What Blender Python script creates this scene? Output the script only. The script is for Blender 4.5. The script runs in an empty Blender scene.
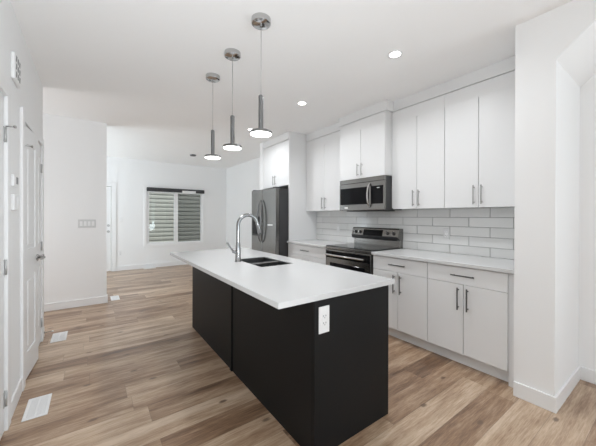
import bpy, bmesh, math, random
from mathutils import Matrix, Vector
random.seed(7)
SC = bpy.context.scene
COL = SC.collection
PI = math.pi

# ------------------------------------------------------------------ camera
F_PX, YAW, ROLL, PITCH, HY, CAM_H = 285.5263, .6249, .0024, -.003, 217.4067, 1.3
f0 = Vector((math.sin(YAW), math.cos(YAW), 0)); r0 = Vector((math.cos(YAW), -math.sin(YAW), 0)); u0 = Vector((0, 0, 1))
fw = f0*math.cos(PITCH) + u0*math.sin(PITCH); u1 = u0*math.cos(PITCH) - f0*math.sin(PITCH)
rt = r0*math.cos(ROLL) + u1*math.sin(ROLL); up = u1*math.cos(ROLL) - r0*math.sin(ROLL)
cam = bpy.data.cameras.new('camera'); cam_ob = bpy.data.objects.new('camera', cam); COL.objects.link(cam_ob)
m = Matrix((rt, up, -fw)).transposed().to_4x4(); m.translation = (0, 0, CAM_H); cam_ob.matrix_world = m
cam.sensor_fit = 'HORIZONTAL'; cam.sensor_width = 36; cam.lens = F_PX/596*36
cam.shift_y = (HY-223)/596; cam.clip_start = .02
SC.camera = cam_ob

# ------------------------------------------------------------------ world, sun, added fill lights, exposure
SC.view_settings.view_transform = 'Standard'; SC.view_settings.look = 'None'
SC.view_settings.gamma = 1; SC.view_settings.exposure = .03; SC.view_settings.use_curve_mapping = False
SC.cycles.max_bounces = 10; SC.cycles.diffuse_bounces = 7; SC.cycles.glossy_bounces = 4
SC.cycles.sample_clamp_indirect = 4
w = bpy.data.worlds.new('overcast_sky'); SC.world = w; w.use_nodes = True
wn = w.node_tree.nodes; wn['Background'].inputs[0].default_value = (.82, .915, 1, 1); wn['Background'].inputs[1].default_value = 1.9

FILL_COL = (.83, .94, 1)  # cool tint of the added fill lights
def area(name, loc, rot, sx, sy, power, col=(1, .99, .975), shape='RECTANGLE', parent=None, spread=PI):   # area light, for the ceiling lamps and the added fill lights
    l = bpy.data.lights.new(name, 'AREA'); l.shape = shape; l.size = sx
    if shape in ('RECTANGLE', 'ELLIPSE'): l.size_y = sy
    l.energy = power; l.color = col; l.spread = spread
    o = bpy.data.objects.new(name, l); COL.objects.link(o); o.location = loc; o.rotation_euler = rot; o.parent = parent
    return o
sun = bpy.data.lights.new('sun', 'SUN'); sun.energy = 2.2; sun.angle = .02; sun.color = (1, .97, .92)
sun_ob = bpy.data.objects.new('sun', sun); COL.objects.link(sun_ob); sun_ob.rotation_euler = Vector((.12, .42, -.9)).to_track_quat('-Z', 'Y').to_euler()
# added fill lights, unseen: living room side, right rear wall, hall end
area('fill_side', (-2.08, 6.6, .9), (0, -PI/2-.8, 0), .8, 1.9, 50, FILL_COL)  # added out of view to brighten the living room
area('fill_rear', (3.09, -3.0, 1.3), (0, PI/2, 0), 2.0, 2.6, 14, FILL_COL)  # added out of view to light the left wall
area('fill_rear_up', (3.05, -3.0, .8), (0, PI/2+.8, 0), .9, 2.6, 58, FILL_COL)  # upward fill added to brighten the ceiling
area('fill_hall', (-2.15, 4.62, 1.3), (0, -PI/2, 0), 1.6, .8, 16.5, (.97, .985, 1))  # added in the hall, where the end wall has no opening
# added unseen fill light aimed up at the ceiling from beside the camera
area('fill_ceiling', (.25, -.1, .9), (2.55, 0, .75), .5, .5, 31, (.91, .965, 1))

# ------------------------------------------------------------------ materials
def mat(name, col, rough=.5, metal=0, spec=.5, coat=0, emit=None, estr=0, bump=0, bscale=200, colvar=0, vscale=3):
    m = bpy.data.materials.new(name); m.use_nodes = True; nt = m.node_tree; b = nt.nodes['Principled BSDF']
    b.inputs['Base Color'].default_value = (*col, 1); b.inputs['Roughness'].default_value = rough
    b.inputs['Metallic'].default_value = metal; b.inputs['Specular IOR Level'].default_value = spec
    b.inputs['Coat Weight'].default_value = coat
    if emit: b.inputs['Emission Color'].default_value = (*emit, 1); b.inputs['Emission Strength'].default_value = estr
    geo = nt.nodes.new('ShaderNodeNewGeometry')
    if bump:
        n = nt.nodes.new('ShaderNodeTexNoise'); n.inputs['Scale'].default_value = bscale; n.inputs['Detail'].default_value = 3
        bp = nt.nodes.new('ShaderNodeBump'); bp.inputs['Strength'].default_value = bump; bp.inputs['Distance'].default_value = .001
        nt.links.new(geo.outputs['Position'], n.inputs['Vector']); nt.links.new(n.outputs['Fac'], bp.inputs['Height'])
        nt.links.new(bp.outputs['Normal'], b.inputs['Normal'])
    if colvar:
        n = nt.nodes.new('ShaderNodeTexNoise'); n.inputs['Scale'].default_value = vscale; n.inputs['Detail'].default_value = 4
        mx = nt.nodes.new('ShaderNodeMix'); mx.data_type = 'RGBA'
        mx.inputs[6].default_value = (*[c*(1-colvar) for c in col], 1); mx.inputs[7].default_value = (*[min(1, c*(1+colvar)) for c in col], 1)
        nt.links.new(geo.outputs['Position'], n.inputs['Vector']); nt.links.new(n.outputs['Fac'], mx.inputs[0]); nt.links.new(mx.outputs[2], b.inputs['Base Color'])
    return m
WALL = mat('wall_paint', (.88, .88, .88), .6, bump=.12, bscale=350, spec=.3)
CEIL = mat('ceiling_paint', (.95, .95, .95), .8, bump=.3, bscale=160, spec=.2)
TRIM = mat('trim_paint', (.84, .84, .84), .35)
DOORM = mat('door_paint', (.82, .82, .82), .35)
CAB = mat('cabinet_laminate', (.80, .80, .80), .38, bump=.03, bscale=400)
QUARTZ = mat('white_quartz', (.63, .63, .63), .2, colvar=.015, vscale=60)
GREYQ = mat('grey_white_quartz', (.66, .66, .66), .22, colvar=.015, vscale=60)
BLACK = mat('black_laminate', (.0075, .0075, .0078), .5, spec=.2, bump=.05, bscale=300)
HINGE = mat('hinge_metal', (.50, .50, .50), .4, .5)
NICKEL = mat('brushed_nickel', (.42, .41, .40), .28, 1)
DARKN = mat('dark_nickel', (.20, .20, .20), .3, 1)
CHROME = mat('chrome', (.55, .55, .55), .12, 1)
FAUC = mat('faucet_chrome', (.30, .30, .30), .14, 1)
PEND = mat('satin_pendant_metal', (.20, .20, .20), .3, 1)
BSTEEL = mat('black_stainless', (.25, .245, .235), .26, 1, bump=.02, bscale=500)
LSTEEL = mat('light_stainless', (.50, .49, .475), .25, 1)
SINKM = mat('sink_steel', (.24, .24, .24), .32, 1)
BGLASS = mat('black_glass', (.006, .006, .007), .07, spec=.14)
BPLAS = mat('black_plastic', (.02, .02, .022), .4)
CASEG = mat('dark_grey_case', (.045, .045, .047), .5)
PLAS = mat('white_plastic', (.84, .84, .84), .35)
GPLAS = mat('grey_plastic', (.16, .16, .165), .4)
VENTG = mat('vent_shadow_grey', (.28, .28, .28), .6)
LED = mat('led_diffuser', (.9, .9, .9), .4, emit=(1, .99, .97), estr=5)
DOWNL = mat('downlight_lens', (.9, .9, .9), .4, emit=(1, .99, .97), estr=14)
SIDING = mat('lap_siding_paint', (.36, .345, .305), .6, colvar=.05, vscale=2)
VINYL = mat('vinyl_frame', (.86, .86, .86), .3)
CASSM = mat('dark_cassette', (.03, .03, .032), .35)
GROUT = mat('grout', (.30, .30, .30), .9)
PAPER = mat('white_sticker', (.85, .85, .85), .6)
def tile_mat():
    m = mat('glazed_tile', (.70, .70, .69), .12); nt = m.node_tree; b = nt.nodes['Principled BSDF']
    oi = nt.nodes.new('ShaderNodeNewGeometry'); mx = nt.nodes.new('ShaderNodeMix'); mx.data_type = 'RGBA'
    mx.inputs[6].default_value = (.66, .66, .65, 1); mx.inputs[7].default_value = (.74, .74, .73, 1)
    nt.links.new(oi.outputs['Random Per Island'], mx.inputs[0]); nt.links.new(mx.outputs[2], b.inputs['Base Color'])
    n = nt.nodes.new('ShaderNodeTexNoise'); n.inputs['Scale'].default_value = 9; bp = nt.nodes.new('ShaderNodeBump')
    bp.inputs['Strength'].default_value = .25; bp.inputs['Distance'].default_value = .004
    nt.links.new(oi.outputs['Position'], n.inputs['Vector']); nt.links.new(n.outputs['Fac'], bp.inputs['Height']); nt.links.new(bp.outputs['Normal'], b.inputs['Normal'])
    return m
TILE = tile_mat()
def glass_mat():
    m = bpy.data.materials.new('window_glass'); m.use_nodes = True; nt = m.node_tree; nt.nodes.remove(nt.nodes['Principled BSDF'])
    t = nt.nodes.new('ShaderNodeBsdfTransparent'); t.inputs[0].default_value = (.93, .95, .94, 1)
    g = nt.nodes.new('ShaderNodeBsdfGlossy'); g.inputs['Roughness'].default_value = .01
    fr = nt.nodes.new('ShaderNodeFresnel'); fr.inputs[0].default_value = 1.45
    mx = nt.nodes.new('ShaderNodeMixShader')
    nt.links.new(fr.outputs[0], mx.inputs[0]); nt.links.new(t.outputs[0], mx.inputs[1]); nt.links.new(g.outputs[0], mx.inputs[2])
    nt.links.new(mx.outputs[0], nt.nodes['Material Output'].inputs[0])
    return m
GLASS = glass_mat()

def floor_mat():
    m = bpy.data.materials.new('vinyl_planks'); m.use_nodes = True; nt = m.node_tree; N = nt.nodes; L = nt.links
    b = N['Principled BSDF']
    geo = N.new('ShaderNodeNewGeometry'); sp = N.new('ShaderNodeSeparateXYZ'); L.new(geo.outputs['Position'], sp.inputs[0])
    def M(op, a, b_=None, c=None):
        n = N.new('ShaderNodeMath'); n.operation = op
        for i, v in enumerate((a, b_, c)):
            if v is None: continue
            if isinstance(v, (int, float)): n.inputs[i].default_value = v
            else: L.new(v, n.inputs[i])
        return n.outputs[0]
    W, LEN = .182, 1.22
    ry = M('DIVIDE', sp.outputs[1], W); row = M('FLOOR', ry); fy = M('SUBTRACT', ry, row)
    wn = N.new('ShaderNodeTexWhiteNoise'); wn.noise_dimensions = '1D'; L.new(row, wn.inputs['W'])
    rx = M('ADD', M('DIVIDE', sp.outputs[0], LEN), M('MULTIPLY', wn.outputs[0], 7.3)); colx = M('FLOOR', rx); fx = M('SUBTRACT', rx, colx)
    cb = N.new('ShaderNodeCombineXYZ'); L.new(row, cb.inputs[0]); L.new(colx, cb.inputs[1])
    w2 = N.new('ShaderNodeTexWhiteNoise'); w2.noise_dimensions = '3D'; L.new(cb.outputs[0], w2.inputs['Vector'])
    pid = w2.outputs[0]
    # seam masks
    ey = M('MULTIPLY', M('MINIMUM', fy, M('SUBTRACT', 1, fy)), W); ex = M('MULTIPLY', M('MINIMUM', fx, M('SUBTRACT', 1, fx)), LEN)
    e = M('MINIMUM', ex, ey); seam = M('LESS_THAN', e, .0011)
    # grain
    def noise(sx, sy, scale, det, rough=.6, off=13.):
        c = N.new('ShaderNodeCombineXYZ')
        L.new(M('ADD', M('MULTIPLY', sp.outputs[0], sx), M('MULTIPLY', pid, off)), c.inputs[0]); L.new(M('MULTIPLY', sp.outputs[1], sy), c.inputs[1]); L.new(M('MULTIPLY', pid, 37.), c.inputs[2])
        n = N.new('ShaderNodeTexNoise'); n.inputs['Scale'].default_value = scale; n.inputs['Detail'].default_value = det; n.inputs['Roughness'].default_value = rough
        L.new(c.outputs[0], n.inputs['Vector']); return n.outputs['Fac']
    g1 = noise(1, 8, 1.5, 6, .68); g2 = noise(2.2, 38, 4, 5, .7); g3 = noise(3, 3, 3.2, 3)
    ramp = N.new('ShaderNodeValToRGB'); els = ramp.color_ramp.elements
    els[0].position = 0; els[0].color = (.130, .072, .041, 1)
    els[1].position = 1; els[1].color = (.64, .50, .375, 1)
    k = els.new(.35); k.color = (.285, .173, .104, 1); k = els.new(.65); k.color = (.46, .326, .219, 1)
    t = M('ADD', M('MULTIPLY', pid, .50), M('MULTIPLY', M('SUBTRACT', g1, .5), 1.9)); t = M('ADD', t, M('MULTIPLY', M('SUBTRACT', g2, .5), .95))
    t = M('ADD', t, .28); L.new(t, ramp.inputs[0])
    # knots
    kc = N.new('ShaderNodeCombineXYZ'); L.new(M('MULTIPLY', sp.outputs[0], 1.5), kc.inputs[0]); L.new(M('MULTIPLY', sp.outputs[1], 3.0), kc.inputs[1])
    vo = N.new('ShaderNodeTexVoronoi'); vo.voronoi_dimensions = '2D'; vo.inputs['Scale'].default_value = 1; L.new(kc.outputs[0], vo.inputs['Vector'])
    vd = M('ADD', vo.outputs['Distance'], M('MULTIPLY', M('SUBTRACT', g2, .5), .05))
    kn = M('MULTIPLY', M('MAXIMUM', M('SUBTRACT', 1, M('DIVIDE', vd, .055)), 0), 1.0)
    kn = M('MINIMUM', M('MULTIPLY', kn, 1.6), .85)
    mx = N.new('ShaderNodeMix'); mx.data_type = 'RGBA'; L.new(kn, mx.inputs[0]); L.new(ramp.outputs[0], mx.inputs[6]); mx.inputs[7].default_value = (.14, .085, .055, 1)
    mx2 = N.new('ShaderNodeMix'); mx2.data_type = 'RGBA'; L.new(M('MULTIPLY', seam, .55), mx2.inputs[0]); L.new(mx.outputs[2], mx2.inputs[6]); mx2.inputs[7].default_value = (.10, .065, .045, 1)
    L.new(mx2.outputs[2], b.inputs['Base Color'])
    L.new(M('ADD', .30, M('MULTIPLY', g2, .14)), b.inputs['Roughness']); b.inputs['Coat Weight'].default_value = .3; b.inputs['Coat Roughness'].default_value = .28; b.inputs['Specular IOR Level'].default_value = .5
    bp = N.new('ShaderNodeBump'); bp.inputs['Strength'].default_value = .25; bp.inputs['Distance'].default_value = .001
    L.new(M('SUBTRACT', g2, seam), bp.inputs['Height']); L.new(bp.outputs['Normal'], b.inputs['Normal'])
    return m
FLOORM = floor_mat()

# ------------------------------------------------------------------ mesh helpers
class MB:
    def __init__(s): s.bm = bmesh.new()
    def box(s, x0, x1, y0, y1, z0, z1, bev=0, seg=2):
        b = bmesh.new(); bmesh.ops.create_cube(b, size=1)
        for v in b.verts: v.co = Vector(((x0+x1)/2+v.co.x*(x1-x0), (y0+y1)/2+v.co.y*(y1-y0), (z0+z1)/2+v.co.z*(z1-z0)))
        if bev: bmesh.ops.bevel(b, geom=b.edges[:], offset=bev, segments=seg, affect='EDGES', profile=.5)
        s._merge(b); return s
    def _merge(s, b, mtx=None, smooth=False):
        if mtx: bmesh.ops.transform(b, matrix=mtx, verts=b.verts)
        mp = {v: s.bm.verts.new(v.co) for v in b.verts}
        for f in b.faces:
            try: nf = s.bm.faces.new([mp[v] for v in f.verts]); nf.smooth = smooth or f.smooth
            except ValueError: pass
        b.free()
    def cyl(s, p0, p1, r, r2=None, n=20, cap=True):
        p0, p1 = Vector(p0), Vector(p1); d = p1-p0; b = bmesh.new()
        bmesh.ops.create_cone(b, cap_ends=cap, segments=n, radius1=r, radius2=r if r2 is None else r2, depth=d.length)
        for f in b.faces: f.smooth = len(f.verts) == 4
        mtx = Matrix.Translation((p0+p1)/2) @ d.to_track_quat('Z', 'Y').to_matrix().to_4x4()
        s._merge(b, mtx); return s
    def lathe(s, prof, c, n=32):           # prof [(r,z)] about a vertical axis at c
        rings = []
        for r, z in prof:
            if r < 1e-5: rings.append([s.bm.verts.new((c[0], c[1], c[2]+z))])
            else: rings.append([s.bm.verts.new((c[0]+r*math.cos(2*PI*k/n), c[1]+r*math.sin(2*PI*k/n), c[2]+z)) for k in range(n)])
        for a, b in zip(rings, rings[1:]):
            for k in range(n):
                q = [a[k % len(a)], a[(k+1) % len(a)], b[(k+1) % len(b)], b[k % len(b)]]
                q2 = []
                for v in q:
                    if v not in q2: q2.append(v)
                if len(q2) > 2:
                    f = s.bm.faces.new(q2); f.smooth = True
        return s
    def tube(s, pts, rad, n=14):
        pts = [Vector(p) for p in pts]; rad = rad if isinstance(rad, list) else [rad]*len(pts); rings = []
        ref = None
        for i, p in enumerate(pts):
            t = (pts[min(i+1, len(pts)-1)]-pts[max(i-1, 0)]).normalized()
            if ref is None: ref = Vector((0, 1, 0)) if abs(t.y) < .9 else Vector((1, 0, 0))
            a = (ref-t*ref.dot(t)).normalized(); b = t.cross(a); ref = a
            rings.append([s.bm.verts.new(p+(a*math.cos(2*PI*k/n)+b*math.sin(2*PI*k/n))*rad[i]) for k in range(n)])
        for a, b in zip(rings, rings[1:]):
            for k in range(n):
                f = s.bm.faces.new((a[k], a[(k+1) % n], b[(k+1) % n], b[k])); f.smooth = True
        s.bm.faces.new(rings[0][::-1]); s.bm.faces.new(rings[-1]); return s
    def prism(s, poly, axis, a0, a1):      # poly in the two other axes
        def P(p, a): return {'x': (a, p[0], p[1]), 'y': (p[0], a, p[1]), 'z': (p[0], p[1], a)}[axis]
        A = [s.bm.verts.new(P(p, a0)) for p in poly]; B = [s.bm.verts.new(P(p, a1)) for p in poly]
        s.bm.faces.new(A); s.bm.faces.new(B[::-1])
        for i in range(len(poly)): s.bm.faces.new((A[i], B[i], B[(i+1) % len(poly)], A[(i+1) % len(poly)]))
        return s
    def rot(s, angle, axis, center):
        bmesh.ops.rotate(s.bm, verts=s.bm.verts, cent=center, matrix=Matrix.Rotation(angle, 3, axis)); return s
    def build(s, name, material, parent=None, origin=None):
        bm = s.bm; bmesh.ops.recalc_face_normals(bm, faces=bm.faces)
        for e in bm.edges: e.smooth = e.calc_face_angle(0) < .6
        if parent is not None: o0 = wpos(parent)
        elif origin is not None: o0 = Vector(origin)
        else:
            cs = [v.co for v in bm.verts]; o0 = Vector(((min(c.x for c in cs)+max(c.x for c in cs))/2, (min(c.y for c in cs)+max(c.y for c in cs))/2, min(c.z for c in cs)))
        bmesh.ops.translate(bm, verts=bm.verts, vec=-o0)
        me = bpy.data.meshes.new(name); bm.to_mesh(me); bm.free(); me.materials.append(material)
        o = bpy.data.objects.new(name, me); COL.objects.link(o)
        if parent is not None: o.parent = parent
        else: o.location = o0
        return o
def wpos(o):
    p = Vector(o.location)
    while o.parent: o = o.parent; p += Vector(o.location)
    return p
def thing(name, label, cat, loc, group=None):
    o = bpy.data.objects.new(name, None); COL.objects.link(o); o.location = loc; o.empty_display_size = .1
    o['label'] = label; o['category'] = cat
    if group: o['group'] = group
    return o
def tag(o, label, cat, group=None):
    o['label'] = label; o['category'] = cat
    if group: o['group'] = group
    return o
def struct(name, mb, material):
    o = mb.build(name, material) if isinstance(mb, MB) else mb; o['kind'] = 'structure'; return o
def copy_tree(o, parent=None):
    c = o.copy(); COL.objects.link(c); c.parent = parent
    for ch in list(o.children): copy_tree(ch, c)
    return c

# ------------------------------------------------------------------ room shell
H = 2.69; XL = -.43; XR = 3.184; YF = 8.0; YP = 5.155; XP_ = .178; YR = -6.0; XO = -2.2; T = .12; YE = 4.10
struct('floor', MB().box(XO-T, XR+T, YR-T, YF+T, -.1, 0), FLOORM)
struct('ceiling', MB().box(XO-T, XR+T, YR-T, YF+T, H, H+.1), CEIL)
wl = MB()
for a, b in ((.2, 1.62), (2.425, 2.985), (3.93, YE)): wl.box(XL-T, XL, a, b, 0, H)
for a, b in ((1.62, 2.425), (2.985, 3.93)): wl.box(XL-T, XL, a, b, 2.02, H)
struct('wall_left', wl, WALL)
struct('wall_closet', MB().box(-1.2, XL-T, YE-T, YE, 0, H).box(-1.2, XL-T, 2.65, 2.75, 0, H).box(-1.2, XL-T, 1.4, 1.5, 0, H).box(-1.3, -1.2, 1.4, YE, 0, H), WALL)
struct('wall_hall', MB().box(XO, XP_, YP, YP+T, 0, H), WALL)
struct('wall_hall_end', MB().box(XO-T, XO, YR, YP+T, 0, H), WALL)
# living room side wall with an opening added to let light in
sw = MB().box(XO-T, XO, YP+T, 5.6, 0, H).box(XO-T, XO, 7.6, YF, 0, H).box(XO-T, XO, 5.6, 7.6, 0, .5).box(XO-T, XO, 5.6, 7.6, 2.4, H)
struct('wall_living', sw, WALL)
WX0, WX1, WZ0, WZ1 = 1.115, 2.485, .59, 1.965
fwm = MB().box(XO-T, -.545, YF, YF+T, 0, H).box(.37, WX0, YF, YF+T, 0, H).box(WX1, XR+T, YF, YF+T, 0, H)
fwm.box(-.545, .37, YF, YF+T, 2.0, H).box(WX0, WX1, YF, YF+T, 0, WZ0).box(WX0, WX1, YF, YF+T, WZ1, H)
struct('wall_back', fwm, WALL)
struct('wall_right', MB().box(XR, XR+T, -1.6, YF, 0, H).box(XR, XR+T, YR, -4.4, 0, H).box(XR, XR+T, -4.4, -1.6, 0, .1).box(XR, XR+T, -4.4, -1.6, 2.4, H), WALL)
rw = MB().box(XO, -1.1, YR-T, YR, 0, H).box(3.1, XR, YR-T, YR, 0, H).box(-1.1, 3.1, YR-T, YR, 0, .05).box(-1.1, 3.1, YR-T, YR, 2.5, H)
struct('wall_rear', rw, WALL)
YS0, YS1, XS = .539, .765, 2.499
struct('wall_stub', MB().box(XS, XR, YS0, YS1, 0, H), WALL)
struct('ceiling_stair', MB().prism([(YS0, 2.345), (YS0, H), (YS0-(H-2.345)/.88, H)], 'x', XS, XR), WALL)
struct('wall_fridge', MB().box(2.60, XR, 4.735, 4.86, 0, H), WALL)

# baseboards
BH, BT = .105, .013
def bb(*boxes):
    mb = MB()
    for b in boxes: mb.box(*b, 0, BH, .003)
    return mb
struct('baseboard_left', bb((XL, XL+BT, 2.505, 2.905), (XL, XL+BT, 4.015, YE+BT), (-1.9, XL, YE, YE+BT)), TRIM)
struct('baseboard_hall', bb((XO, XP_+BT, YP-BT, YP), (XP_, XP_+BT, YP, YP+T)), TRIM)
struct('baseboard_back', bb((.475, XR, YF-BT, YF), (XO, -.65, YF-BT, YF)), TRIM)
struct('baseboard_right', bb((XR-BT, XR, 4.86, YF-BT), (XR-BT, XR, YR, YS0-BT)), TRIM)
struct('baseboard_stub', bb((XS-BT, XS, YS0-BT, YS1), (XS, XR, YS0-BT, YS0)), TRIM)

# door casings on the left wall
def casing(y0, y1, zt):
    w_ = .085; t = .018
    return MB().box(XL, XL+t, y0-w_, y0, 0, zt+w_, .003).box(XL, XL+t, y1, y1+w_, 0, zt+w_, .003).box(XL, XL+t, y0, y1, zt, zt+w_, .003) \
        .box(XL-T, XL, y0-.0005, y0+.012, 0, zt).box(XL-T, XL, y1-.012, y1+.0005, 0, zt).box(XL-T, XL, y0, y1, zt-.012, zt)
struct('trim_1', casing(1.62, 2.425, 2.02), TRIM)
struct('trim_2', casing(2.985, 3.93, 2.02), TRIM)
# front door casing
struct('trim_3', MB().box(.37, .465, YF-.018, YF, 0, 2.1, .003).box(-.64, -.545, YF-.018, YF, 0, 2.1, .003).box(-.545, .37, YF-.018, YF, 2.0, 2.1, .003), TRIM)

# panelled doors; built at the hinge, along +y, face at +x
def leaf_mesh(w_, h, arch=False):
    mb = MB().box(-.034, -.008, 0, w_, 0, h)
    s_ = .105
    mb.box(-.036, 0, 0, s_, 0, h, .002).box(-.036, 0, w_-s_, w_, 0, h, .002)
    for z0, z1 in ((0, .2), (.80, 1.02), (h-.13, h)): mb.box(-.036, 0, s_, w_-s_, z0, z1, .002)
    for z0, z1 in ((.2, .80), (1.02, h-.13)): mb.box(-.03, -.002, s_+.03, w_-s_-.03, z0+.03, z1-.03, .012, 1)
    return mb
def hinge(parent, y, z, sgn, stop=False):
    mb = MB().cyl((.006, y, z-.045), (.006, y, z+.045), .007, n=10).box(-.002, .003, min(y, y+sgn*.028), max(y, y+sgn*.028), z-.045, z+.045).box(-.002, .003, min(y, y-sgn*.028), max(y, y-sgn*.028), z-.045, z+.045)
    h = place(mb, 'hinge', HINGE, parent)
    if stop: place(MB().cyl((.008, y, z+.05), (.045, y+.015*sgn, z+.05), .004, n=8).cyl((.045, y+.015*sgn, z+.05), (.053, y+.018*sgn, z+.05), .009, n=10), 'hinge_stop', NICKEL, h)
    return h
def place(mb, name, material, parent):
    # vertices already local to the parent
    bm = mb.bm; bmesh.ops.recalc_face_normals(bm, faces=bm.faces)
    me = bpy.data.meshes.new(name); bm.to_mesh(me); bm.free(); me.materials.append(material)
    o = bpy.data.objects.new(name, me); COL.objects.link(o); o.parent = parent; return o
def lever(parent, y, z, sgn):
    mb = MB().cyl((0, y, z), (.010, y, z), .028, n=24).cyl((.01, y, z), (.055, y, z), .009, n=12)
    mb.tube([(.05, y, z), (.056, y+sgn*.03, z), (.054, y+sgn*.075, z-.002), (.05, y+sgn*.11, z-.004)], [.009, .009, .0075, .006])
    return place(mb, 'door_handle', NICKEL, parent)
def door(name, w_, y_hinge, swing, sgn, stop_top, h=1.993, handle=True):
    mb = leaf_mesh(w_, h)
    if sgn < 0:
        for v in mb.bm.verts: v.co.y = -v.co.y
    bm = mb.bm; bmesh.ops.recalc_face_normals(bm, faces=bm.faces)
    me = bpy.data.meshes.new(name); bm.to_mesh(me); bm.free(); me.materials.append(DOORM)
    o = bpy.data.objects.new(name, me); COL.objects.link(o); o.location = (XL+.004, y_hinge, .012); o.rotation_euler.z = swing; o['kind'] = 'structure'
    for i, z in enumerate((.19, .98, 1.775)): hinge(o, -.006*sgn, z, sgn, stop_top and i == 2)
    if handle: lever(o, sgn*(w_-.06), .92, -sgn)
    return o
door('door_1', .775, 2.408, 0, -1, True)
door('door_2', .462, 2.999, -math.radians(4.2), 1, True)
door('door_3', .448, 3.916, 0, -1, False)
# front door in the far wall
dm = MB().box(-.53, .358, YF+.01, YF+.05, .01, 1.99)
for (a, b, c, d) in ((-.42, -.13, 1.1, 1.85), (-.05, .24, 1.1, 1.85), (-.42, -.13, .2, .95), (-.05, .24, .2, .95)): dm.box(a, b, YF+.002, YF+.012, c, d, .004, 1)
d4 = struct('door_4', dm, DOORM)
MB().cyl((.31, YF+.01, 1.08), (.31, YF-.015, 1.08), .03, n=20).box(.305, .315, YF-.03, YF-.014, 1.06, 1.10, .002).build('deadbolt', NICKEL, d4)
MB().cyl((.31, YF+.01, .94), (.31, YF-.01, .94), .03, n=20).cyl((.31, YF-.01, .94), (.31, YF-.05, .94), .009).tube([(.31, YF-.05, .94), (.27, YF-.054, .94), (.20, YF-.05, .935)], [.01, .01, .007]).build('door_handle', NICKEL, d4)

# ------------------------------------------------------------------ window in the far wall
wf = MB()
fz = .032
wf.box(WX0, WX1, YF+.02, YF+.09, WZ0, WZ0+fz, .003).box(WX0, WX1, YF+.02, YF+.09, WZ1-fz, WZ1, .003).box(WX0, WX0+fz, YF+.02, YF+.09, WZ0+fz, WZ1-fz, .003).box(WX1-fz, WX1, YF+.02, YF+.09, WZ0+fz, WZ1-fz, .003)
XM = 1.80
win = struct('window_1', wf, VINYL)
# sliding sash and fixed sash
MB().box(XM-.05, XM+.05, YF+.012, YF+.05, WZ0+fz, WZ1-fz, .003).build('sash_stile', VINYL, win)
MB().box(WX0+fz, XM-.05, YF+.012, YF+.05, WZ0+fz, WZ0+fz+.022, .003).box(WX0+fz, XM-.05, YF+.012, YF+.05, WZ1-fz-.03, WZ1-fz, .003).box(WX0+fz, WX0+fz+.018, YF+.012, YF+.05, WZ0+fz+.022, WZ1-fz-.03, .003).build('sliding_sash', VINYL, win)
MB().box(WX0+fz+.01, XM-.045, YF+.028, YF+.032, WZ0+fz+.015, WZ1-fz-.02).build('pane', GLASS, win)
MB().box(XM+.045, WX1-fz+.004, YF+.058, YF+.062, WZ0+fz-.004, WZ1-fz+.004).build('pane', GLASS, win)
SCRN = bpy.data.materials.new('insect_screen'); SCRN.use_nodes = True; nt = SCRN.node_tree; b = nt.nodes['Principled BSDF']
b.inputs['Base Color'].default_value = (.05, .05, .05, 1); b.inputs['Roughness'].default_value = .9; b.inputs['Alpha'].default_value = .38
MB().box(XM+.045, WX1-fz+.004, YF+.070, YF+.0715, WZ0+fz-.004, WZ1-fz+.004).build('insect_screen', SCRN, win)
c_ = .07
struct('trim_4', MB().box(WX0-c_, WX0-.012, YF-.015, YF, WZ0-c_, WZ1+c_, .003).box(WX1+.012, WX1+c_, YF-.015, YF, WZ0-c_, WZ1+c_, .003).box(WX0-.012, WX1+.012, YF-.015, YF, WZ0-c_, WZ0-.008, .003).box(WX0-.012, WX1+.012, YF-.015, YF, WZ1+.008, WZ1+c_, .003)
    .box(WX0-.012, WX1+.012, YF-.02, YF+.02, WZ0-.02, WZ0+.002), WALL)
bl = thing('roller_blind', 'rolled-up blind in a long black cassette above the far window', 'blind', (1.8, YF-.05, 1.92))
MB().box(1.10, 2.52, YF-.095, YF-.018, 1.925, 2.02, .012, 3).build('cassette', CASSM, bl)
MB().box(1.12, 2.50, YF-.06, YF-.045, 1.90, 1.925, .003).build('bottom_rail', VINYL, bl)
strip_ob = MB().box(1.93, 2.28, YF-.104, YF-.096, 1.905, 1.975, .003).build('white_strip', PAPER, bl); strip_ob['label'] = 'white strip on the cassette'  # plain white strip over the lower edge of the cassette

# neighbouring house: dutch lap siding
nb = thing('neighbour_house', 'beige house wall with horizontal lap siding seen through the far window', 'house', (1.8, 10.6, -1))
prof = []
lap = .138; z = -1.0
while z < 4.2:
    prof += [(10.40, z), (10.40, z+.066), (10.412, z+.082), (10.428, z+.105), (10.440, z+.130), (10.442, z+lap)]
    z += lap
prof = [(10.6, -1.0)] + prof + [(10.6, z)]
MB().prism([(a, b) for a, b in prof][::-1], 'x', -4, 6).build('lap_siding', SIDING, nb)
MB().box(-4.1, 6.1, 10.1, 11.5, z, z+.15).build('eave', VINYL, nb)
struct('ground', MB().box(-6, 8, YF+T, 11.5, -.3, -.12), mat('gravel', (.35, .34, .32), .9, colvar=.3, vscale=30))

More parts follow.
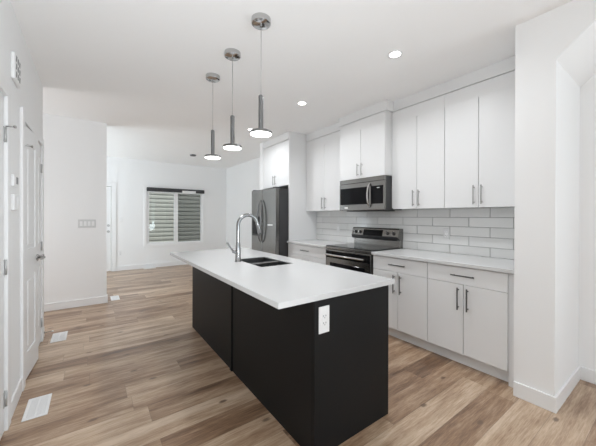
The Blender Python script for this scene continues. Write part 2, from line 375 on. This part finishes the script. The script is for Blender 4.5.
# ------------------------------------------------------------------ pulls
def vpull(parent, x, y, z0, z1, m_=None):      # vertical bar pull on a face at x, pointing to -x
    MB().cyl((x-.030, y, z0), (x-.030, y, z1), .0058, n=12).cyl((x, y, z0+.02), (x-.030, y, z0+.02), .0045, n=10).cyl((x, y, z1-.02), (x-.030, y, z1-.02), .0045, n=10).build('handle', m_ or NICKEL, parent)
def hpull(parent, x, y0, y1, z, m_=None):
    MB().cyl((x-.030, y0, z), (x-.030, y1, z), .0058, n=12).cyl((x, y0+.02, z), (x-.030, y0+.02, z), .0045, n=10).cyl((x, y1-.02, z), (x-.030, y1-.02, z), .0045, n=10).build('handle', m_ or NICKEL, parent)
G = .0026
BPULL = mat('nickel_dark_reflect', (.16, .16, .16), .35, 1)  # base pull nickel, darkened in colour to stand in for dark reflections
def base_unit(y0, y1, label, drawers=None, group='white base cabinets along the wall', xf=2.582):
    t = thing('base_cabinet', label, 'cabinet', (2.9, (y0+y1)/2, 0), group)
    MB().box(xf+.022, XR-.002, y0, y1, .11, .872).build('body', CAB, t)
    MB().box(xf+.075, xf+.09, y0, y1, 0, .11).box(xf+.09, XR-.002, y0, y1, .0, .02).build('toe_kick', CAB, t)
    ym = (y0+y1)/2
    if drawers is None:
        for a, b, hy_ in ((y0, ym, ym-.038), (ym, y1, ym+.038)):
            d = MB().box(xf, xf+.02, a+G, b-G, .117, .715, .0015, 1).build('door', CAB, t); vpull(d, xf, hy_, .50, .69, BPULL)
        d = MB().box(xf, xf+.02, y0+G, y1-G, .719, .866, .0015, 1).build('drawer', CAB, t); hpull(d, xf, ym-.095, ym+.095, .795, BPULL)
    else:
        for a, b in drawers:
            d = MB().box(xf, xf+.02, y0+G, y1-G, a, b, .0015, 1).build('drawer', CAB, t); hpull(d, xf, ym-.095, ym+.095, (a+b)/2 if b-a < .2 else b-.07, BPULL)
    return t
base_unit(.83, 1.477, 'white two-door base cabinet with one drawer, right of the pair, beside the white wall end')
base_unit(1.477, 2.125, 'white two-door base cabinet with one drawer, directly right of the stove')
base_unit(2.918, 3.851, 'white base cabinet of wide drawers between stove and refrigerator', [(.117, .41), (.414, .715), (.719, .866)])
tag(MB().box(2.60, 2.64, YS1+.001, .829, .0, .872).build('filler_panel', CAB), 'narrow white filler strip between the last base cabinet and the white wall end', 'panel')

def top(name, x0, x1, y0, y1, z0, z1, m_):
    return MB().box(x0, x1, y0, y1, z0, z1, .003, 2).build(name, m_)
tag(top('countertop', 2.555, XR-.002, YS1+.001, 2.128, .874, .905, GREYQ), 'long light grey quartz countertop right of the stove', 'countertop')
tag(top('countertop', 2.555, XR-.002, 2.914, 3.851, .874, .905, GREYQ), 'short light grey quartz countertop left of the stove, beside the tall panel', 'countertop')

def upper_unit(y0, y1, z0, zd, z1, xf, label, hz, splits=2, back=XR-.002):
    t = thing('wall_cabinet', label, 'cabinet', (3.05, (y0+y1)/2, z0), 'white wall cabinets above the counter')
    MB().box(xf+.021, back, y0, y1, z0+.002, z1).box(xf, xf+.021, y0+.0013, y1-.0013, zd+.0002, z1-.006).build('body', CAB, t)
    ym = (y0+y1)/2
    for a, b, hy_ in ((y0, ym, ym-.034), (ym, y1, ym+.034)):
        d = MB().box(xf, xf+.019, a+G, b-G, z0, zd, .0004, 1).build('door', CAB, t); vpull(d, xf, hy_, *hz)
    return t
ZU, ZD, ZC = 1.392, 2.430, 2.566
upper_unit(.868, 1.506, ZU, ZD, ZC, 2.945, 'tall white two-door wall cabinet nearest the white wall end', (1.42, 1.60))
upper_unit(1.506, 2.125, ZU, ZD, ZC, 2.945, 'tall white two-door wall cabinet directly right of the microwave', (1.42, 1.60))
upper_unit(2.918, 3.851, ZU, ZD, ZC, 2.945, 'tall white two-door wall cabinet between microwave and refrigerator', (1.42, 1.60))
upper_unit(2.154, 2.915, 1.80, ZD, ZC, 2.826, 'short protruding white two-door cabinet above the microwave', (1.83, 1.99))
MBf = MB().box(2.965, XR-.002, YS1+.001, .866, ZU, ZC).build('filler_panel', CAB)
tag(MBf, 'white filler strip between the wall cabinets and the white wall end', 'panel')
tag(MB().box(2.962, XR-.002, 2.127, 2.152, ZU+.01, ZC).build('filler_panel', CAB), 'narrow white filler strip just right of the cabinet above the microwave', 'panel')
upper_unit(3.872, 4.732, 1.818, 2.47, ZC, 2.605, 'deep white two-door cabinet above the refrigerator', (1.85, 2.01))
pn = MB().box(2.600, XR-.002, 3.853, 3.871, 0, H-.001).build('tall_panel', CAB)
tag(pn, 'tall white end panel standing between refrigerator and short countertop', 'panel')
# fascia to the ceiling
struct('trim_5', MB().box(2.948, XR-.002, YS1+.001, 2.125, ZC+.004, H-.001), CAB)
struct('trim_6', MB().box(2.829, XR-.002, 2.127, 2.942, ZC+.004, H-.001), CAB)
struct('trim_7', MB().box(2.948, XR-.002, 2.944, 3.852, ZC+.004, H-.001), CAB)
struct('trim_8', MB().box(2.608, XR-.002, 3.872, 4.733, ZC+.004, H-.001), CAB)

# ------------------------------------------------------------------ backsplash
bs = thing('tile_backsplash', 'glazed white subway tile backsplash with grey grout above the counters', 'backsplash', (XR, 2.3, .906))
MB().box(XR-.006, XR-.001, YS1+.001, 3.851, .906, ZU-.001).build('grout', GROUT, bs)
tl = MB(); TL, TH, gr = .388, .0995, .0045
zr = 1.395
row = 0
while zr > .91:
    z1 = min(zr-gr/2, ZU-.002); z0 = max(zr-TH+gr/2, .907)
    off = 1.171 if row % 2 == 0 else .978
    y = off - 3*TL
    while y < 3.85:
        a, b = max(y+gr/2, YS1+.003), min(y+TL-gr/2, 3.849)
        if b-a > .01 and z1-z0 > .004: tl.box(XR-.012, XR-.005, a, b, z0, z1, .0015, 1)
        y += TL
    zr -= TH; row += 1
tl.build('tiles', TILE, bs)

PLG = mat('pale_plate', (.66, .66, .66), .35)
def outlet(name, cx, cy, cz, nx, ny, label, cat='outlet', slots='duplex', w_=.072, h_=.116, m_=None):
    # plate facing (nx,ny)
    t = thing(name, label, cat, (cx, cy, cz))
    def bx(a0, a1, d0, d1, z0, z1, bev=0):
        if nx: xs = sorted((cx+nx*d0, cx+nx*d1)); return (xs[0], xs[1], cy+a0, cy+a1, cz+z0, cz+z1, bev)
        ys = sorted((cy+ny*d0, cy+ny*d1)); return (cx+a0, cx+a1, ys[0], ys[1], cz+z0, cz+z1, bev)
    MB().box(*bx(-w_/2, w_/2, 0, .006, -h_/2, h_/2, .0025)).build('cover_plate', m_ or PLAS, t)
    if slots == 'duplex':
        i = MB().box(*bx(-.0165, .0165, .006, .009, -.0335, .0335, .001)).build('receptacle', PLAS, t)
        for z in (-.019, .019):
            s_ = MB()
            s_.box(*bx(-.010, -.006, .0085, .0093, z-.002, z+.007)).box(*bx(.006, .010, .0085, .0093, z-.002, z+.007)).box(*bx(-.003, .003, .0085, .0093, z-.010, z-.006))
            s_.build('slots', GPLAS, i)
    else:
        n = slots; 
        for k in range(n):
            a = (k-(n-1)/2)*.046
            sx = MB().box(*bx(a-.0165, a+.0165, .006, .010, -.0335, .0335, .002)).build('rocker', PLAS, t)
    return t
outlet('power_outlet', XR-.012, 1.594, 1.112, -1, 0, 'white outlet on the tile backsplash right of the stove', m_=PLG)
outlet('power_outlet', XR-.012, 3.30, 1.12, -1, 0, 'white outlet on the tile backsplash left of the stove', m_=PLG)
outlet('power_outlet', 1.021, 1.1745, .742, 0, -1, 'white outlet on the black end panel of the island', w_=.074, h_=.145)
outlet('power_outlet', .545, YF, .42, 0, -1, 'white outlet low on the far wall left of the window')
outlet('light_switch', .565, YF, 1.21, 0, -1, 'white light switch on the far wall beside the front door', 'light switch', 1)
outlet('light_switch', -.058, YP, 1.19, 0, -1, 'wide white switch plate with four rockers on the hall wall', 'light switch', 4, w_=.208, h_=.12, m_=mat('grey_plate', (.58, .58, .58), .3))

# ------------------------------------------------------------------ island
IX0, IX1, IY0, IY1 = .956, 1.586, 1.175, 3.44
isl = thing('kitchen_island', 'long matte black kitchen island base in the middle of the floor', 'island', ((IX0+IX1)/2, (IY0+IY1)/2, 0))
MB().box(IX0+.018, IX1-.02, IY0+.018, IY1-.018, .10, .60).box(IX0+.018, IX1-.02, IY0+.018, 2.0, .60, .855).box(IX0+.018, IX1-.02, 2.60, IY1-.018, .60, .855) \
    .box(IX0+.018, 1.06, 2.0, 2.60, .60, .855).box(1.50, IX1-.02, 2.0, 2.60, .60, .855).build('body', BLACK, isl)
MB().box(IX0+.018, IX1-.06, IY0+.018, IY1-.018, 0, .10).build('toe_kick', BLACK, isl)
MB().box(IX0, IX1, IY0, IY0+.018, 0, .859, .001, 1).build('end_panel', BLACK, isl)
MB().box(IX0, IX1, IY1-.018, IY1, 0, .859, .001, 1).build('end_panel', BLACK, isl)
MB().box(IX0, IX0+.018, IY0+.0185, 2.262, 0, .859, .001, 1).build('back_panel', BLACK, isl)
MB().box(IX0, IX0+.018, 2.300, IY1-.0185, 0, .859, .001, 1).build('back_panel', BLACK, isl)
MB().box(IX0-.010, IX0+.018, 2.2625, 2.2995, 0, .859, .001, 1).build('joint_strip', BLACK, isl)
for k in range(4):
    a = IY0+.02+k*(IY1-IY0-.04)/4; b = IY0+.02+(k+1)*(IY1-IY0-.04)/4
    d = MB().box(IX1-.02, IX1, a+G, b-G, .11, .85, .0015, 1).build('door', BLACK, isl)
    y = b-.04 if k % 2 == 0 else a+.04
    MB().cyl((IX1+.03, y, .66), (IX1+.03, y, .82), .0058, n=12).cyl((IX1, y, .68), (IX1+.03, y, .68), .0045, n=10).cyl((IX1, y, .80), (IX1+.03, y, .80), .0045, n=10).build('handle', NICKEL, d)
# counter with sink cut-out
CX0, CX1, CY0, CY1, CZ0, CZ1 = .715, 1.615, 1.147, 3.48, .86, .89
SX0, SX1, SY0, SY1 = 1.115, 1.43, 2.045, 2.58
def slab_hole():
    mb = MB(); bm = mb.bm; xs = (CX0, SX0, SX1, CX1); ys = (CY0, SY0, SY1, CY1)
    for z in (CZ0, CZ1):
        g = [[bm.verts.new((x, y, z)) for y in ys] for x in xs]
        for i in range(3):
            for j in range(3):
                if i == 1 and j == 1: continue
                bm.faces.new((g[i][j], g[i+1][j], g[i+1][j+1], g[i][j+1]))
        if z == CZ0: lo = g
        else: hi = g
    def side(a, b): bm.faces.new((lo[a[0]][a[1]], lo[b[0]][b[1]], hi[b[0]][b[1]], hi[a[0]][a[1]]))
    for k in range(3):
        side((k, 0), (k+1, 0)); side((k, 3), (k+1, 3)); side((0, k), (0, k+1)); side((3, k), (3, k+1))
    side((1, 1), (2, 1)); side((1, 2), (2, 2)); side((1, 1), (1, 2)); side((2, 1), (2, 2))
    bmesh.ops.recalc_face_normals(bm, faces=bm.faces)
    ed = [e for e in bm.edges if e.calc_face_angle(0) > 1]
    bmesh.ops.bevel(bm, geom=ed, offset=.002, segments=2, affect='EDGES')
    return mb
tag(slab_hole().build('countertop', QUARTZ), 'bright white quartz countertop overhanging the black island', 'countertop')
# double sink
sk = thing('kitchen_sink', 'dark steel double-bowl sink sunk in the island countertop', 'sink', ((SX0+SX1)/2, (SY0+SY1)/2, .68))
def bowl(y0, y1):
    mb = MB(); x0, x1 = SX0+.003, SX1-.003; t = .003
    mb.box(x0, x1, y0, y1, .66, .66+t); zt = .8855
    mb.box(x0, x0+t, y0, y1, .66, zt-.001).box(x1-t, x1, y0, y1, .66, zt-.001).box(x0, x1, y0, y0+t, .66, zt-.001).box(x0, x1, y1-t, y1, .66, zt-.001)
    return mb
YD = 2.30
b1 = bowl(SY0+.003, YD-.009).build('bowl', SINKM, sk); b2 = bowl(YD+.009, SY1-.003).build('bowl', SINKM, sk)
MB().box(SX0+.004, SX1-.004, YD-.014, YD+.014, .866, .882, .005, 2).build('divider', LSTEEL, sk)
for b_, y in ((b1, (SY0+YD)/2), (b2, (SY1+YD)/2)):
    MB().lathe([(0, .003), (.018, .003), (.02, .006), (.042, .006), (.045, .001), (.045, 0)], ((SX0+SX1)/2, y, .663), 24).build('drain', LSTEEL, b_)
# faucet
FX, FY = 1.075, 2.42
fa = thing('faucet', 'tall chrome gooseneck faucet with pull-down spout beside the island sink', 'faucet', (FX, FY, CZ1))
MB().lathe([(0, 0), (.030, 0), (.030, .006), (.026, .012), (.024, .05), (.0225, .13), (.0185, .16), (.0155, .18), (0, .18)], (FX, FY, CZ1), 28).build('base', FAUC, fa)
pts = [(FX, FY, CZ1+.10+i*.02) for i in range(0, 11)]
R_ = .098; cz = CZ1+.325
for k in range(0, 19):
    a = PI - k*(PI*.92)/18; pts.append((FX+R_+R_*math.cos(a), FY, cz+R_*math.sin(a)))
MB().tube(pts, .0165).build('neck', FAUC, fa)
ex, ez = pts[-1][0], pts[-1][2]; dx, dz = math.sin(PI*.92-PI/2+PI/2)*.0, -1
d_ = (Vector(pts[-1])-Vector(pts[-2])).normalized(); p0 = Vector(pts[-1])
MB().tube([p0-d_*.002, p0+d_*.01, p0+d_*.03, p0+d_*.095, p0+d_*.11], [.0165, .018, .019, .021, .017]).build('spray_head', FAUC, fa)
MB().cyl((FX-.018, FY, CZ1+.085), (FX-.05, FY, CZ1+.095), .014, n=16).tube([(FX-.046, FY, CZ1+.094), (FX-.072, FY, CZ1+.128), (FX-.105, FY, CZ1+.178)], [.008, .0075, .009]).build('lever', FAUC, fa)

# ------------------------------------------------------------------ stove
RY0, RY1, RX = 2.137, 2.908, 2.555
st = thing('stove', 'black stainless electric stove with glass cooktop and rear control panel', 'stove', (2.85, (RY0+RY1)/2, 0))
MB().box(RX+.045, 3.16, RY0, RY1, .04, .895).box(RX+.09, 3.14, RY0+.03, RY1-.03, 0, .04).build('body', CASEG, st)
MB().box(RX, RX+.05, RY0, RY1, .872, .908, .006, 2).build('front_trim', BSTEEL, st)
MB().box(RX+.012, 3.10, RY0+.002, RY1-.002, .896, .916, .004, 2).build('cooktop', BGLASS, st)
ck = MB()
od = MB().box(RX+.002, RX+.044, RY0+.003, RY1-.003, .255, .868, .005, 2).build('oven_door', BSTEEL, st)
MB().box(RX-.001, RX+.01, RY0+.09, RY1-.09, .36, .70, .002, 1).build('window', BGLASS, od)
MB().box(RX-.001, RX+.01, RY0+.01, RY1-.01, .76, .85, .002, 1).build('black_band', BGLASS, od)
MB().tube([(RX-.05, RY0+.06, .805), (RX-.056, (RY0+RY1)/2, .805), (RX-.05, RY1-.06, .805)], .012).cyl((RX, RY0+.07, .805), (RX-.05, RY0+.07, .805), .009).cyl((RX, RY1-.07, .805), (RX-.05, RY1-.07, .805), .009).build('handle', LSTEEL, od)
dr = MB().box(RX+.002, RX+.044, RY0+.003, RY1-.003, .05, .25, .005, 2).build('storage_drawer', BSTEEL, st)
# rear console
MB().box(3.11, XR-.013, RY0, RY1, .90, 1.02, .003, 1).build('backguard', BSTEEL, st)
cs = MB().prism([(3.075, 1.022), (3.055, 1.035), (3.085, 1.135), (3.10, 1.150), (XR-.013, 1.150), (XR-.013, 1.01), (3.11, 1.01)], 'y', RY0-.002, RY1+.002).build('console', BSTEEL, st)
def onface(t_): # point on the sloped console face, t 0 bottom..1 top
    return 3.055+.03*t_, 1.035+.10*t_
x_, z_ = onface(.12); x2, z2 = onface(.92)
MB().prism([(x_-.002, z_), (x2-.002, z2), (x2+.004, z2), (x_+.004, z_)], 'y', RY0+.235, RY1-.21).build('display', BGLASS, cs)
MB().prism([(3.050, 1.048), (3.053, 1.012), (3.068, .998), (3.112, .998), (3.112, 1.048)], 'y', RY0+.01, RY1-.01).build('lower_edge', BPLAS, cs)
xk, zk = onface(.55); nrm = Vector((-.10, 0, .03)).normalized()
for y in (RY0+.075, RY0+.165, RY1-.065, RY1-.150):
    p = Vector((xk, y, zk))
    k = MB().cyl(p, p+nrm*.022, .024, .021, n=24).build('knob', BPLAS, cs)
    q = p+nrm*.022
    MB().box(q.x-.006, q.x+.002, y-.004, y+.004, q.z-.019, q.z+.019, .001, 1).build('grip', LSTEEL, k)
    MB().cyl(p-nrm*.001, p+nrm*.003, .028, .027, n=24).build('bezel', LSTEEL, k)

# ------------------------------------------------------------------ microwave
MX, MY0, MY1, MZ0, MZ1 = 2.822, 2.155, 2.914, 1.382, 1.797
mw = thing('microwave', 'over-the-range microwave in dark stainless under the short cabinet', 'microwave', (3.0, (MY0+MY1)/2, MZ0))
MB().box(MX+.035, XR-.013, MY0, MY1, MZ0, MZ1, .003, 1).build('body', CASEG, mw)
MB().box(MX+.002, MX+.034, MY0, MY1, MZ1-.055, MZ1, .003, 1).build('vent_strip', BSTEEL, mw)
dm = MB().box(MX, MX+.034, MY0, MY1, MZ0+.002, MZ1-.058, .004, 2).build('door', BSTEEL, mw)
MB().box(MX-.002, MX+.006, MY0+.235, MY1-.015, MZ0+.078, MZ1-.115, .002, 1).build('window', BGLASS, dm)
MB().box(MX-.002, MX+.006, MY0+.018, MY0+.205, MZ0+.078, MZ1-.115, .002, 1).build('control_panel', BGLASS, dm)
hp = []
for k in range(13):
    t_ = k/12; hp.append((MX-.006-.045*math.sin(PI*t_)**.6, MY0+.22, MZ0+.04+t_*(MZ1-MZ0-.125)))
MB().tube(hp, .0115).build('handle', LSTEEL, dm)
MB().box(MX-.003, MX-.001, MY0+.07, MY0+.11, MZ1-.145, MZ1-.138).build('display', PAPER, dm)
lb = MB().box(MX-.002, MX+.001, MY1-.16, MY1-.10, MZ0+.025, MZ0+.048).build('sticker', PAPER, dm)
MB().box(MX+.06, XR-.05, MY0+.08, MY1-.08, MZ0-.012, MZ0+.001).build('underside_filter', BPLAS, mw)

# ------------------------------------------------------------------ refrigerator
FXF, FY0, FYM, FY1, FZ = 2.36, 3.882, 4.327, 4.722, 1.762
fr = thing('refrigerator', 'tall dark stainless side-by-side refrigerator with dispenser and curved handles', 'refrigerator', (2.75, (FY0+FY1)/2, 0))
MB().box(FXF+.075, 3.10, FY0+.004, FY1-.004, .03, FZ-.012, .004, 1).box(FXF+.1, 3.08, FY0+.03, FY1-.03, 0, .03).build('case', CASEG, fr)
d1 = MB().box(FXF, FXF+.07, FY0, FYM-.003, .06, FZ, .010, 3).build('door', BSTEEL, fr)
d2 = MB().box(FXF, FXF+.07, FYM+.003, FY1, .06, FZ, .010, 3).build('door', BSTEEL, fr)
def fhandle(y, sy, par):
    pts = []
    for k in range(17):
        t_ = k/16; b = math.sin(PI*t_)
        pts.append((FXF-.004-.052*b**.6, y+sy*.028*b, .86+.72*t_))
    MB().tube(pts, [.010+.005*math.sin(PI*k/16) for k in range(17)]).build('handle', DARKN, par)
fhandle(FYM-.035, -1, d1); fhandle(FYM+.035, 1, d2)
dp = MB().box(FXF-.003, FXF+.006, FYM+.085, FY1-.035, .965, 1.30, .003, 1).build('dispenser', BGLASS, d2)
MB().box(FXF-.012, FXF, FYM+.10, FY1-.05, .965, .985, .003, 1).build('drip_tray', CASEG, dp)
MB().box(FXF-.0015, FXF+.001, 3.975, 4.13, 1.152, 1.172).build('sticker', PAPER, d1)
MB().box(FXF+.01, FXF+.09, FY0+.02, FY0+.10, FZ, FZ+.014, .003, 1).build('hinge_cover', CASEG, fr)
MB().box(FXF+.01, FXF+.09, FY1-.10, FY1-.02, FZ, FZ+.014, .003, 1).build('hinge_cover', CASEG, fr)

# ------------------------------------------------------------------ pendants
def pendant(x, y, label):
    t = thing('pendant_light', label, 'pendant light', (x, y, 1.878), 'pendant lights over the island')
    cn = MB().lathe([(0, H-.038), (.062, H-.038), (.0665, H-.035), (.068, H-.030), (.068, H-.0005), (0, H-.0005)], (x, y, 0), 40).build('canopy', CHROME, t)
    MB().cyl((x, y, H-.052), (x, y, H-.036), .007, n=12).build('cord_grip', CHROME, cn)
    MB().cyl((x, y, 2.15), (x, y, H-.04), .0022, n=8).build('cord', NICKEL, t)
    MB().lathe([(0, 2.155), (.012, 2.155), (.0175, 2.149), (.0175, 1.900), (0, 1.900)], (x, y, 0), 28).build('tube', PEND, t)
    d = MB().lathe([(.0, 1.902), (.070, 1.902), (.077, 1.899), (.079, 1.895), (.079, 1.881), (.075, 1.881), (.075, 1.887), (0, 1.887)], (x, y, 0), 44).build('disc_housing', PEND, t)
    MB().lathe([(.0745, 1.886), (.0745, 1.879), (.071, 1.876), (0, 1.875)], (x, y, 0), 44).build('diffuser', LED, d)
    area('pendant_lamp', (0, 0, -.010), (0, 0, 0), .13, .13, 1.6, (.94, .97, 1), 'DISK', t)
    return t
pendant(.966, 1.789, 'chrome pendant light nearest the viewer, largest of the three over the island')
pendant(.967, 2.296, 'middle chrome pendant light of the three over the island')
pendant(.970, 2.791, 'chrome pendant light farthest back of the three over the island')

# recessed ceiling lights
def recessed(x, y, label, pw=7.8):
    t = thing('recessed_light', label, 'ceiling light', (x, y, H), 'recessed ceiling lights')
    MB().lathe([(.044, -.001), (.058, -.001), (.062, -.004), (.058, -.006), (.046, -.006), (.044, -.001)], (x, y, H), 36).build('trim_ring', PLAS, t)
    MB().lathe([(.0445, -.001), (.0445, -.004), (0, -.004)], (x, y, H), 32).build('diffuser', DOWNL, t)
    area('downlight_lamp', (0, 0, -.009), (0, 0, 0), .085, .085, pw, (.94, .97, 1), 'DISK', t, 2.7)
    return t
recessed(2.098, 1.498, 'bright recessed ceiling light nearest the viewer, above the counter side')
recessed(2.084, 2.811, 'recessed ceiling light in front of the microwave cabinet')
recessed(2.061, 4.147, 'recessed ceiling light farthest back, beside the nearest pendant disc')
sd = thing('smoke_detector', 'small grey round detector on the ceiling near the far window', 'smoke detector', (1.841, 6.596, H))
MB().lathe([(0, -.001), (.070, -.001), (.070, -.014), (.062, -.032), (.04, -.038), (0, -.038)], (1.841, 6.596, H), 32).build('housing', GPLAS, sd)
MB().lathe([(.072, -.0005), (.076, -.006), (.072, -.010), (.068, -.006)], (1.841, 6.596, H), 32).build('mounting_ring', PLAS, sd)

# ------------------------------------------------------------------ left wall fittings
ch = thing('door_chime', 'white slotted chime box high on the left wall between the doors', 'door chime', (XL, 2.76, 2.20))
MB().box(XL, XL+.022, 2.60, 2.80, 2.20, 2.375, .008, 3).build('housing', PLAS, ch)
for k in range(3):
    z0 = 2.222+k*.052; g = MB()
    for j in range(3):
        y0 = 2.622+j*.052
        g.prism([(y0, z0), (y0+.028, z0), (y0+.040, z0+.038), (y0+.012, z0+.038)], 'x', XL+.0205, XL+.0235)
    g.build('grille', VENTG, ch)
th = thing('thermostat', 'small white thermostat with dark display on the left wall, upper of two', 'thermostat', (XL, 2.66, 1.50))
MB().box(XL, XL+.026, 2.545, 2.665, 1.49, 1.565, .005, 2).build('housing', PLAS, th)
MB().box(XL+.0255, XL+.0275, 2.61, 2.66, 1.51, 1.555).build('display', GPLAS, th)
tc = thing('wall_controller', 'white ventilation controller on the left wall directly below the thermostat', 'wall control', (XL, 2.66, 1.34))
MB().box(XL, XL+.03, 2.53, 2.68, 1.335, 1.44, .006, 2).build('housing', PLAS, tc)
MB().box(XL+.0295, XL+.032, 2.61, 2.665, 1.35, 1.425, .001, 1).build('rocker', VINYL, tc)

ds = thing('door_stop', 'small white-tipped spring door stop on the baseboard at the left wall corner', 'door stop', (XL+BT, 4.07, .05))
sp_ = [(XL+BT+.004+.06*k/90, 4.07+.005*math.cos(k*.9), .05+.005*math.sin(k*.9)) for k in range(91)]
MB().cyl((XL+BT-.001, 4.07, .05), (XL+BT+.006, 4.07, .05), .011, n=14).tube(sp_, .0015, 6).build('spring', NICKEL, ds)
MB().cyl((XL+BT+.063, 4.07, .05), (XL+BT+.077, 4.07, .05), .008, n=14).build('tip', PLAS, ds)

# floor registers
def register(x0, x1, y0, y1, label, along='y'):
    t = thing('floor_vent', label, 'floor vent', ((x0+x1)/2, (y0+y1)/2, 0), 'white floor registers')
    b = .018; fr_ = MB()
    fr_.box(x0, x1, y0, y0+b, .0005, .006, .002, 1).box(x0, x1, y1-b, y1, .0005, .006, .002, 1).box(x0, x0+b, y0+b*.9, y1-b*.9, .0005, .006, .002, 1).box(x1-b, x1, y0+b*.9, y1-b*.9, .0005, .006, .002, 1)
    fr_.box(x0+b*.5, x1-b*.5, y0+b*.5, y1-b*.5, .0003, .0015)
    fr_.build('frame', PLAS, t)
    s_ = MB()
    if along == 'y':
        n = int((y1-y0-2*b)/.012)
        for k in range(n):
            y = y0+b+(k+.5)*(y1-y0-2*b)/n; s_.box(x0+b*.8, x1-b*.8, y-.004, y+.004, .0015, .0048)
        s_.box((x0+x1)/2-.004, (x0+x1)/2+.004, y0+b*.8, y1-b*.8, .0015, .0052)
    else:
        n = int((x1-x0-2*b)/.012)
        for k in range(n):
            x = x0+b+(k+.5)*(x1-x0-2*b)/n; s_.box(x-.004, x+.004, y0+b*.8, y1-b*.8, .0015, .0048)
    s_.build('louvers', PLAS, t)
register(-.362, -.236, 2.47, 2.74, 'white floor vent nearest the viewer, on the planks between the left doors')
register(-.349, -.220, 3.84, 4.12, 'white floor vent by the corner of the left wall, second from the viewer')
register(.237, .353, 5.22, 5.50, 'white floor vent beside the end of the hall wall')
register(1.03, 1.30, 7.86, 7.96, 'white floor vent against the far wall below the window', 'x')
